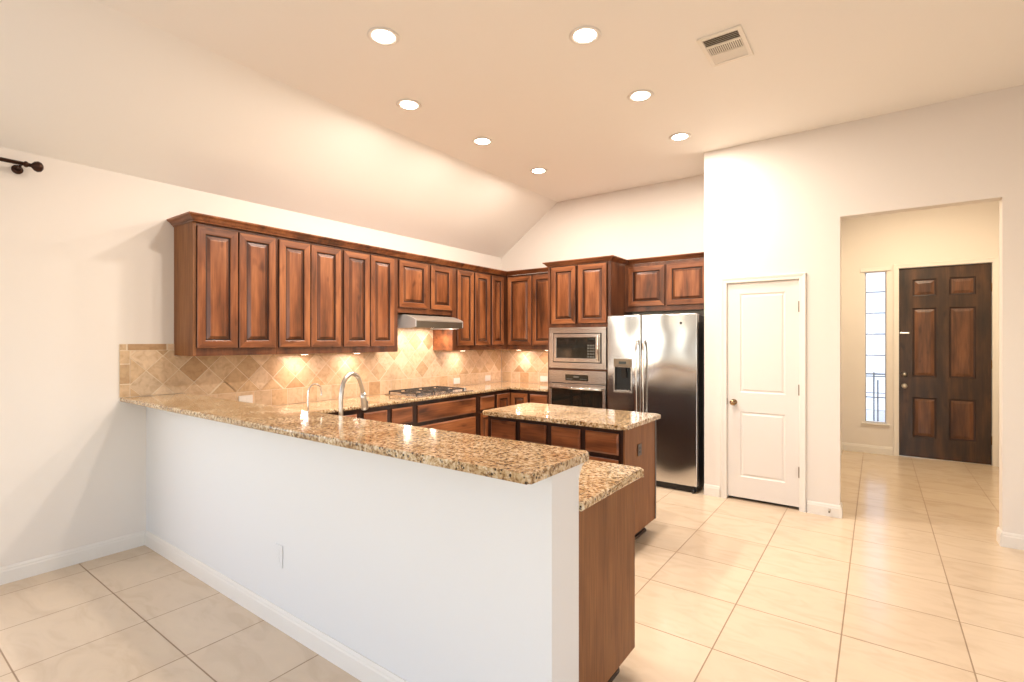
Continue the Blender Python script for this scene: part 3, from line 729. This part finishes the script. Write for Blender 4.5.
# ------------------------------------------------------------------ backsplash
TV = [(0.67, 0.485, 0.31), (0.63, 0.45, 0.275), (0.70, 0.525, 0.35), (0.58, 0.395, 0.225), (0.66, 0.475, 0.30), (0.50, 0.315, 0.165)]
def backsplash(regions, fn, label, diag_origin, seed, thick=.010):
    rnd = random.Random(seed); b = B(); lay = b.bm.loops.layers.float_color.new('tint')
    g = .0026
    for (kind, u0, u1, v0, v1, step) in regions:
        t = bmesh.new()
        if kind != 'field': t.faces.new([t.verts.new(p) for p in ((u0, v0, 0), (u1, v0, 0), (u1, v1, 0), (u0, v1, 0))])
        else:            # v0 = list of (u0, u1, v0, v1) rectangles forming one field
            R = v0; us = sorted({x for q in R for x in q[:2]}); vs_ = sorted({x for q in R for x in q[2:]}); vc = {}
            def VV(i, j):
                if (i, j) not in vc: vc[(i, j)] = t.verts.new((us[i], vs_[j], 0))
                return vc[(i, j)]
            for i in range(len(us)-1):
                for j in range(len(vs_)-1):
                    if any(q[0] <= us[i] and us[i+1] <= q[1] and q[2] <= vs_[j] and vs_[j+1] <= q[3] for q in R):
                        t.faces.new([VV(i, j), VV(i+1, j), VV(i+1, j+1), VV(i, j+1)])
        def cut(co, no): bmesh.ops.bisect_plane(t, geom=t.verts[:]+t.edges[:]+t.faces[:], plane_co=co, plane_no=no)
        if kind == 'straight':
            k = math.floor((u0-step[2])/step[0])
            while step[2]+k*step[0] < u1: cut((step[2]+k*step[0], 0, 0), (1, 0, 0)); k += 1
            k = math.floor((v0-step[3])/step[1])
            while step[3]+k*step[1] < v1: cut((0, step[3]+k*step[1], 0), (0, 1, 0)); k += 1
        else:
            hd = step
            for sgn in (1, -1):
                for k in range(-60, 61):
                    cut((diag_origin[0]+2*hd*k, diag_origin[1], 0), Vector((1, sgn, 0)).normalized())
        if kind == 'field':
            on = lambda e: any(all(abs(v.co.x-x) < 1e-6 for v in e.verts) for x in us) or any(all(abs(v.co.y-y) < 1e-6 for v in e.verts) for y in vs_)
            bmesh.ops.dissolve_edges(t, edges=[e for e in t.edges if len(e.link_faces) == 2 and on(e)], use_verts=False)
        for face in t.faces[:]:
            c = Vector(TV[rnd.choices(range(6), (5, 4, 4, 3, 4, 1.6))[0]])*rnd.uniform(.92, 1.08)
            pts = [v.co.copy() for v in face.verts]
            # drop slivers
            if face.calc_area() < 2e-4: continue
            ctr = sum(pts, Vector())/len(pts); per = sum((pts[i]-pts[i-1]).length for i in range(len(pts))); ir = 2*face.calc_area()/per
            q = [ctr+(p-ctr)*(1-g/ir) for p in pts]; q2 = [ctr+(p-ctr)*(1-(g+.001)/ir) for p in pts]
            lo = [b.bm.verts.new(fn(p.x, p.y, thick-.004)) for p in q]; mid = [b.bm.verts.new(fn(p.x, p.y, thick-.0008)) for p in q]; hi = [b.bm.verts.new(fn(p.x, p.y, thick)) for p in q2]
            fs = [b.bm.faces.new(hi)]
            n = len(q)
            for A, Bq in ((lo, mid), (mid, hi)):
                for i in range(n): fs.append(b.bm.faces.new([A[i], A[(i+1) % n], Bq[(i+1) % n], Bq[i]]))
            for F in fs:
                for L in F.loops: L[lay] = (*c, 1)
        t.free()
        # grout bed
        for (u0, u1, v0, v1) in (R if kind == 'field' else [(u0, u1, v0, v1)]):
          vs = [[b.bm.verts.new(fn(u, v, w)) for w in (0.0005, thick-.002)] for u, v in ((u0, v0), (u1, v0), (u1, v1), (u0, v1))]
          for i in range(4): b.bm.faces.new([vs[i][0], vs[(i+1) % 4][0], vs[(i+1) % 4][1], vs[i][1]]).material_index = 1
          b.bm.faces.new([x[1] for x in vs]).material_index = 1
    o = b.obj('backsplash', ['travertine', 'grout'])
    return tag(o, label, 'tiles', kind='structure')
HD = .107; S6 = .1515
ZC = .9222
backsplash([
    ('straight', -.165, -.103, 1.0975, 1.433, (10, .146, -5.05, 1.19)),
    ('straight', -.165, .1795, 1.433, 1.480, (.26, 10, .135-.26, 1.433-10)),
    ('field', 0, 0, [(-.103, .1795, 1.0975, 1.433), (.1795, .2435, 1.0975, 1.3872), (.2435, 2.120, 1.068, 1.3872), (2.120, 2.955, 1.068, 1.799), (2.955, YB-.011, 1.068, 1.3872)], 0, HD),
    ('straight', .2435, YB-.011, ZC, 1.068, (S6, 10, .187, ZC-10+10))],
    lambda u, v, w: (w, u, v), 'travertine backsplash of diagonal tiles along the left wall', (.104, 1.175), 3)
backsplash([('straight', .011, 1.173, ZC, 1.068, (S6, 10, .03, ZC)), ('diag', .011, 1.173, 1.068, 1.389, HD)],
    lambda u, v, w: (u, YB-w, v), 'travertine backsplash on the back wall beside the oven tower', (.104, 1.175), 5)

# ------------------------------------------------------------------ hood, cooktop
hd = thing('range_hood', (0.012, 2.195, 1.64), 0, 'slim stainless range hood under the short cabinet', 'range hood')
HW = .735
side = [(0, 0), (.44, 0), (.505, .012), (.505, .084), (.475, .100), (.43, .116), (.38, .130), (.325, .142), (0, .142)]
B().prism([(x, z) for x, z in side], 0, .012, axis='Y').obj('side_panel', 'steel_side', hd)
B().prism([(x, z) for x, z in side], HW-.012, HW, axis='Y').obj('side_panel', 'steel_side', hd)
b = B()
tp = [(.505, .072), (.505, .084), (.475, .100), (.43, .116), (.38, .130), (.325, .142), (0, .142), (0, .132), (.32, .132), (.375, .120), (.425, .106), (.468, .091), (.492, .072)]
b.prism(tp, .012, HW-.012, axis='Y'); b.obj('canopy', 'steel_hood', hd)
B().box(.490, .506, .012, HW-.012, 0.002, .0695).obj('front_lip', 'steel_dark', hd)
B().box(.002, .489, .013, HW-.013, .020, .028).obj('filter', 'steel_dark', hd)
for y in (.17, HW-.17): B().lathe([(.032, .0), (.032, .006)], (.20, y, .0135), 'Z').obj('hood_bulb', 'puck', hd)
for y in (.17, HW-.17):
    lamp('hood_lamp', 'AREA', (0.012+.20, 2.195+y, 1.64+.012), (0, 0, 0), 4.2, (1.0, .83, .74), shape='DISK', size=.06)

ck = thing('gas_cooktop', (.095, 2.145, .9225), 0, 'stainless gas cooktop with black cast iron grates', 'cooktop')
CW, CDp = .89, .49
B().box(0, CDp, 0, CW, 0, .010, bev=.004).obj('tray', 'steel', ck)
bs = [(.13, .17), (.36, .17), (.245, .40), (.13, .62), (.36, .62)]
for x, y in bs:
    B().lathe([(.046, .010), (.046, .018), (.034, .020), (.034, .028), (.0, .030)], (x, y, 0), cap=False).obj('burner', 'iron', ck)
for y0 in (.03, .29, .52):
    b = B(); y1 = y0+.235; z = .040
    def gb(x0_, x1_, ya, yb): b.box(x0_, x1_, ya, yb, z-.006, z+.006)
    gb(.03, .46, y0, y0+.01); gb(.03, .46, y1-.01, y1); gb(.03, .04, y0+.01, y1-.01); gb(.45, .46, y0+.01, y1-.01); gb(.24, .25, y0+.01, y1-.01)
    ym = (y0+y1)/2
    gb(.04, .09, ym-.005, ym+.005); gb(.17, .24, ym-.005, ym+.005); gb(.25, .32, ym-.005, ym+.005); gb(.40, .45, ym-.005, ym+.005)
    for xx in (.13, .36): gb(xx-.005, xx+.005, y0+.01, ym-.035); gb(xx-.005, xx+.005, ym+.035, y1-.01)
    for xx in (.035, .455):
        for yy in (y0+.005, y1-.005): b.box(xx-.006, xx+.006, yy-.005, yy+.005, .0102, z-.006)
    b.obj('grate', 'iron', ck)
for k in range(5):
    B().lathe([(.020, .0102), (.019, .030), (.016, .036), (.0, .036)], (.07+k*.085, .825, 0), cap=False, seg=14).obj('knob', 'nickel', ck)

# under cabinet puck lights
pk = None
PU = [(.16, 1.17, 'puck light under the second upper cabinet'), (.16, 1.74, 'puck light under the cabinet left of the hood'), (.16, 3.33, 'puck light under the cabinet right of the hood')]
PU.append((.42, YB-.16, 'puck light under the back wall upper cabinet')); PU.append((.88, YB-.16, 'puck light nearest the oven tower, under the back wall upper cabinet'))
for x, y, lb in PU:
    if pk is None:
        pk = thing('puck_light', (x, y, U0-.014), 0, lb, 'light', 'under cabinet lights')
        B().lathe([(.036, .002), (.036, .0135)], (0, 0, 0)).obj('housing', 'nickel', pk)
        B().lathe([(.029, .0), (.029, .0019)], (0, 0, 0)).obj('lens', 'puck', pk)
    else: copy_thing(pk, (x, y, U0-.014), lb)
    lamp('puck_lamp', 'AREA', (x, y, U0-.018), (0, 0, 0), 2.3, (1.0, .76, .67), shape='DISK', size=.05)

# ------------------------------------------------------------------ pantry door (door_1)
d1 = thing('door_1', (3.214, YP, 0), 0, 'white two-panel pantry door with dark knob', 'door', kind='structure')
DW, DZ0, DZ1 = .600, .028, 2.046
def slab_door(rects, W_, z0, z1, t, mats, loopf, fm=0, rail=None):
    """flat slab front at y=0 with recessed/raised panels"""
    b = B(); us = sorted({0, W_, *[r[0] for r in rects], *[r[1] for r in rects]}); vs = sorted({z0, z1, *[r[2] for r in rects], *[r[3] for r in rects]})
    isp = lambda i, j: any(r[0]-1e-6 <= us[i] and us[i+1] <= r[1]+1e-6 and r[2]-1e-6 <= vs[j] and vs[j+1] <= r[3]+1e-6 for r in rects)
    for i in range(len(us)-1):
        for j in range(len(vs)-1):
            if isp(i, j): continue
            horiz = rail is not None and us[i] > 1e-6 and us[i+1] < W_-1e-6 and any(abs(us[i]-r[0]) < 1e-6 for r in rects)
            b.face([(us[i], 0, vs[j]), (us[i+1], 0, vs[j]), (us[i+1], 0, vs[j+1]), (us[i], 0, vs[j+1])], rail if horiz else fm)
    for r in rects: panel_loops(b, *r, 0, *loopf)
    bmesh.ops.remove_doubles(b.bm, verts=b.bm.verts[:], dist=1e-5)
    b.face([(0, t, z0), (W_, t, z0), (W_, t, z1), (0, t, z1)], fm)
    for P in (((0, 0, z0), (W_, 0, z0), (W_, t, z0), (0, t, z0)), ((0, 0, z1), (W_, 0, z1), (W_, t, z1), (0, t, z1)), ((0, 0, z0), (0, t, z0), (0, t, z1), (0, 0, z1)), ((W_, 0, z0), (W_, t, z0), (W_, t, z1), (W_, 0, z1))): b.face(P, fm)
    bmesh.ops.remove_doubles(b.bm, verts=b.bm.verts[:], dist=1e-5)
    return b
PL = ([(0, 0), (.008, .006), (.018, .007), (.030, .001), (.034, 0.001)], [0, 0, 0, 0, 0])
slab = slab_door([(.112, .492, .225, .838), (.112, .492, 1.018, 1.946)], DW, DZ0, DZ1, .035, None, PL).obj('door_panel', 'door_white', d1, (0, .012, 0))
def casing(x0, x1, z1, cw, t, parent, jd=.12, jamb=.008, mat='trim'):
    b = B(); prof = [(0, 0), (0, .008), (.006, .012), (cw*.45, .013), (cw*.7, .017), (cw-.006, .019), (cw, .014), (cw, 0)]
    path = [(x0, 0), (x0, z1), (x1, z1), (x1, 0)]; dirs = [(-1, 0), (-1, 1), (1, 1), (1, 0)]
    b.rings([[(p[0]+d[0]*a, -t_-.0005, p[1]+d[1]*a) for a, t_ in prof] for p, d in zip(path, dirs)])
    for f in b.bm.faces: f.smooth = False
    o = b.obj('casing', mat, parent)
    b = B(); b.box(x0-jamb+.001, x0, 0, jd, 0, z1); b.box(x1, x1+jamb-.001, 0, jd, 0, z1); b.box(x0-jamb+.001, x1+jamb-.001, 0, jd, z1, z1+jamb-.001)
    b.obj('jamb', mat, parent); return o
casing(-.001, DW+.001, 2.049, .054, .02, d1)
kn = B().lathe([(.028, 0), (.028, -.006), (.012, -.010), (.011, -.028), (.024, -.038), (.029, -.052), (.024, -.066), (.0, -.070)], (.060, .012, .923), 'Y', cap=False).obj('knob', 'brass', d1)
B().box(-.006, .001, -.001, .008, .895, .955).obj('strike_plate', 'bronze', d1)
for z in (.34, 1.068, 1.806):
    B().box(DW-.004, DW+.004, -.012, .010, z-.048, z+.048).obj('hinge', 'bronze_panel', d1)
# door stop on baseboard
ds = thing('door_stop', (4.045, YP-.0155, .055), 0, 'tiny spring door stop on the baseboard near the opening', 'door stop')
B().lathe([(.010, 0), (.008, -.006), (.004, -.012), (.004, -.05)], (0, 0, 0), 'Y', seg=12).obj('spring', 'nickel', ds)
B().lathe([(.007, -.05), (.007, -.062)], (0, 0, 0), 'Y', seg=12).obj('tip', 'ventdark', ds)

# ------------------------------------------------------------------ front door (door_2)
d2 = thing('door_2', (4.607, YT, 0), 0, 'dark wooden six-panel front door in the foyer', 'door', kind='structure')
FWd = .886
rects = [(x0, x1, z0, z1) for x0, x1 in ((.140, .375), (.500, .745)) for z0, z1 in ((.262, .775), (1.040, 1.925), (2.078, 2.296))]
LP = ([(0, 0), (.006, .010), (.016, .012), (.020, .012), (.055, .002), (.060, .002)], [1, 1, 1, 2, 2, 2])
slab_door(rects, FWd, .006, 2.447, .045, None, LP, 0).obj('door_panel', ['door_dark', 'glaze_and_edge_shade', 'door_panel'], d2, (0, .030, 0))
casing(-.002, FWd+.002, 2.450, .060, .02, d2, jd=.14)
B().lathe([(.030, 0), (.030, -.008), (.020, -.014), (.020, -.024), (.0, -.026)], (.055, .0305, 1.066), 'Y', cap=False).obj('deadbolt', 'nickel', d2)
B().lathe([(.032, 0), (.032, -.007), (.013, -.012), (.012, -.032), (.026, -.044), (.030, -.058), (.022, -.070), (.0, -.072)], (.055, .0305, .917), 'Y', cap=False).obj('knob', 'nickel', d2)
B().box(.006, .105, .018, .0295, 1.597, 1.615, bev=.002).obj('security_latch', 'nickel', d2)
for z in (.30, 1.22, 2.15):
    B().box(FWd-.004, FWd+.004, .010, .029, z-.05, z+.05).obj('hinge', 'brass', d2)
B().box(0, FWd, .005, .10, 0.0003, .0055).obj('threshold', 'nickel', d2)

# ------------------------------------------------------------------ curtain rod
cr = thing('curtain_rod', (.09, -.645, 2.600), 0, 'dark bronze curtain rod with ball finial on the left wall', 'curtain rod')
B().tube([(0, -2.8, 0), (0, 0, 0)], .0125).obj('rod', 'bronze', cr)
for y, s in ((0, 1), (-2.8, -1)):
    B().lathe([(.0, -.03*s), (.016, -.029*s), (.020, -.020*s), (.016, -.012*s), (.010, -.006*s), (.012, .004*s), (.028, .018*s), (.034, .034*s), (.029, .050*s), (.014, .060*s), (.0, .062*s)], (0, y, 0), 'Y', cap=False).obj('finial', 'bronze', cr)
for y in (-.045, -2.75):
    b = B(); b.lathe([(.028, -.0895), (.028, -.083), (.010, -.080)], (0, y, -.022), 'X'); b.tube([(-.082, y, -.022), (-.02, y, -.022), (0, y, -.012)], .007)
    b.obj('bracket', 'bronze', cr)

# ------------------------------------------------------------------ ceiling lights and vent
cl = None
LS = [(1.955, .587, 'recessed ceiling light nearest the front left, over the sink'), (2.947, 1.295, 'recessed ceiling light nearest the top of the photo, right row'),
      (1.417, 1.283, 'recessed ceiling light, first of the left row after the front one'), (2.934, 2.207, 'recessed ceiling light in the middle of the right row'),
      (1.427, 2.174, 'recessed ceiling light in the middle of the left row'), (2.934, 3.142, 'recessed ceiling light just above the pantry wall edge'),
      (1.409, 3.150, 'recessed ceiling light farthest back, near the sloped ceiling')]
for x, y, lb in LS:
    if cl is None:
        cl = thing('ceiling_light', (x, y, ZF), 0, lb, 'ceiling light', 'recessed ceiling lights')
        B().lathe([(.093, -.0005), (.096, -.004), (.088, -.009), (.067, -.006), (.0665, -.0005)], (0, 0, 0), seg=32, cap=False).obj('trim_ring', 'trim', cl)
        B().lathe([(.066, -.0012), (.066, -.0045), (.056, -.0060), (.0, -.0065)], (0, 0, 0), seg=32, cap=False).obj('bulb', 'bulb', cl)
    else: copy_thing(cl, (x, y, ZF), lb)
    lamp('can_lamp', 'AREA', (x, y, ZF-.012), (0, 0, 0), 26, WARM, shape='DISK', size=.13)
vt = thing('ceiling_vent', (3.605, 1.918, ZF), 0, 'white square air vent in the ceiling', 'vent')
b = B(); b.grid([-.127, -.10, .10, .127], [-.185, -.155, -.065, -.050, .045, .058, .155, .185], lambda i, j: i == 1 and j in (1, 3, 5), -.012, -.0005, lambda u, v, q: (u, v, q))
b.obj('frame', 'vent', vt, bevel=.003)
B().box(-.10, .10, -.155, .155, -.0025, -.0006).obj('damper', 'ventdark', vt)
b = B()
for k in range(17):
    x = -.095+k*.0119; b.box(x-.0028, x+.0028, -.050, .045, -.011, -.004)
b.obj('louver', 'vent', vt)
b = B()
for k in range(5):
    y = .070+k*.018; b.prism([(y, -.0115), (y+.004, -.0115), (y-.004, -.004), (y-.012, -.004)], -.10, .10, axis='X')
b.obj('louver', 'vent', vt)
b = B()
for k in range(5):
    y = -.146+k*.018; b.prism([(y-.006, -.011), (y-.004, -.011), (y+.006, -.004), (y+.004, -.004)], -.10, .10, axis='X')
b.obj('louver', 'vent', vt)
# foyer ceiling light
fl = thing('foyer_light', (4.75, 5.4, ZF), 0, 'round glass foyer ceiling light', 'ceiling light')
B().lathe([(.16, -.0005), (.16, -.02), (.15, -.022)], (0, 0, 0), seg=32).obj('base', 'nickel', fl)
B().lathe([(.145, -.0225), (.14, -.05), (.10, -.085), (.0, -.10)], (0, 0, 0), seg=32, cap=False).obj('shade', 'bulb', fl)
lamp('foyer_lamp', 'AREA', (4.75, 5.4, ZF-.11), (0, 0, 0), 36, (1.0, .83, .58), shape='DISK', size=.28)
# smoke-free exterior seen through the sidelight
tag(B().box(-4, 14, YT+.15, 22, -.16, -.11).obj('porch_ground', 'concrete'), 'pale concrete porch floor outside the front door', 'ground', kind='structure')
b = B()
for k in range(26): b.prism([(13.0, k*.13), (13.02, k*.13), (13.0, k*.13+.125)], -2, 10, axis='X')
b.box(-2, 10, 13.02, 13.2, -.1, 3.4)
tag(b.obj('neighbor_house', 'outside_white'), 'bright pale house siding seen through the sidelight', 'building')
b = B()
for k in range(2):
    b.box(4.325+.05*k, 4.343+.05*k, 8.2, 8.218, -.11, 1.02-.12*k)
b.box(4.0, 4.75, 8.2, 8.218, .98, 1.0)
tag(b.obj('porch_railing', 'outside_grey'), 'grey metal porch railing outside the sidelight', 'railing')
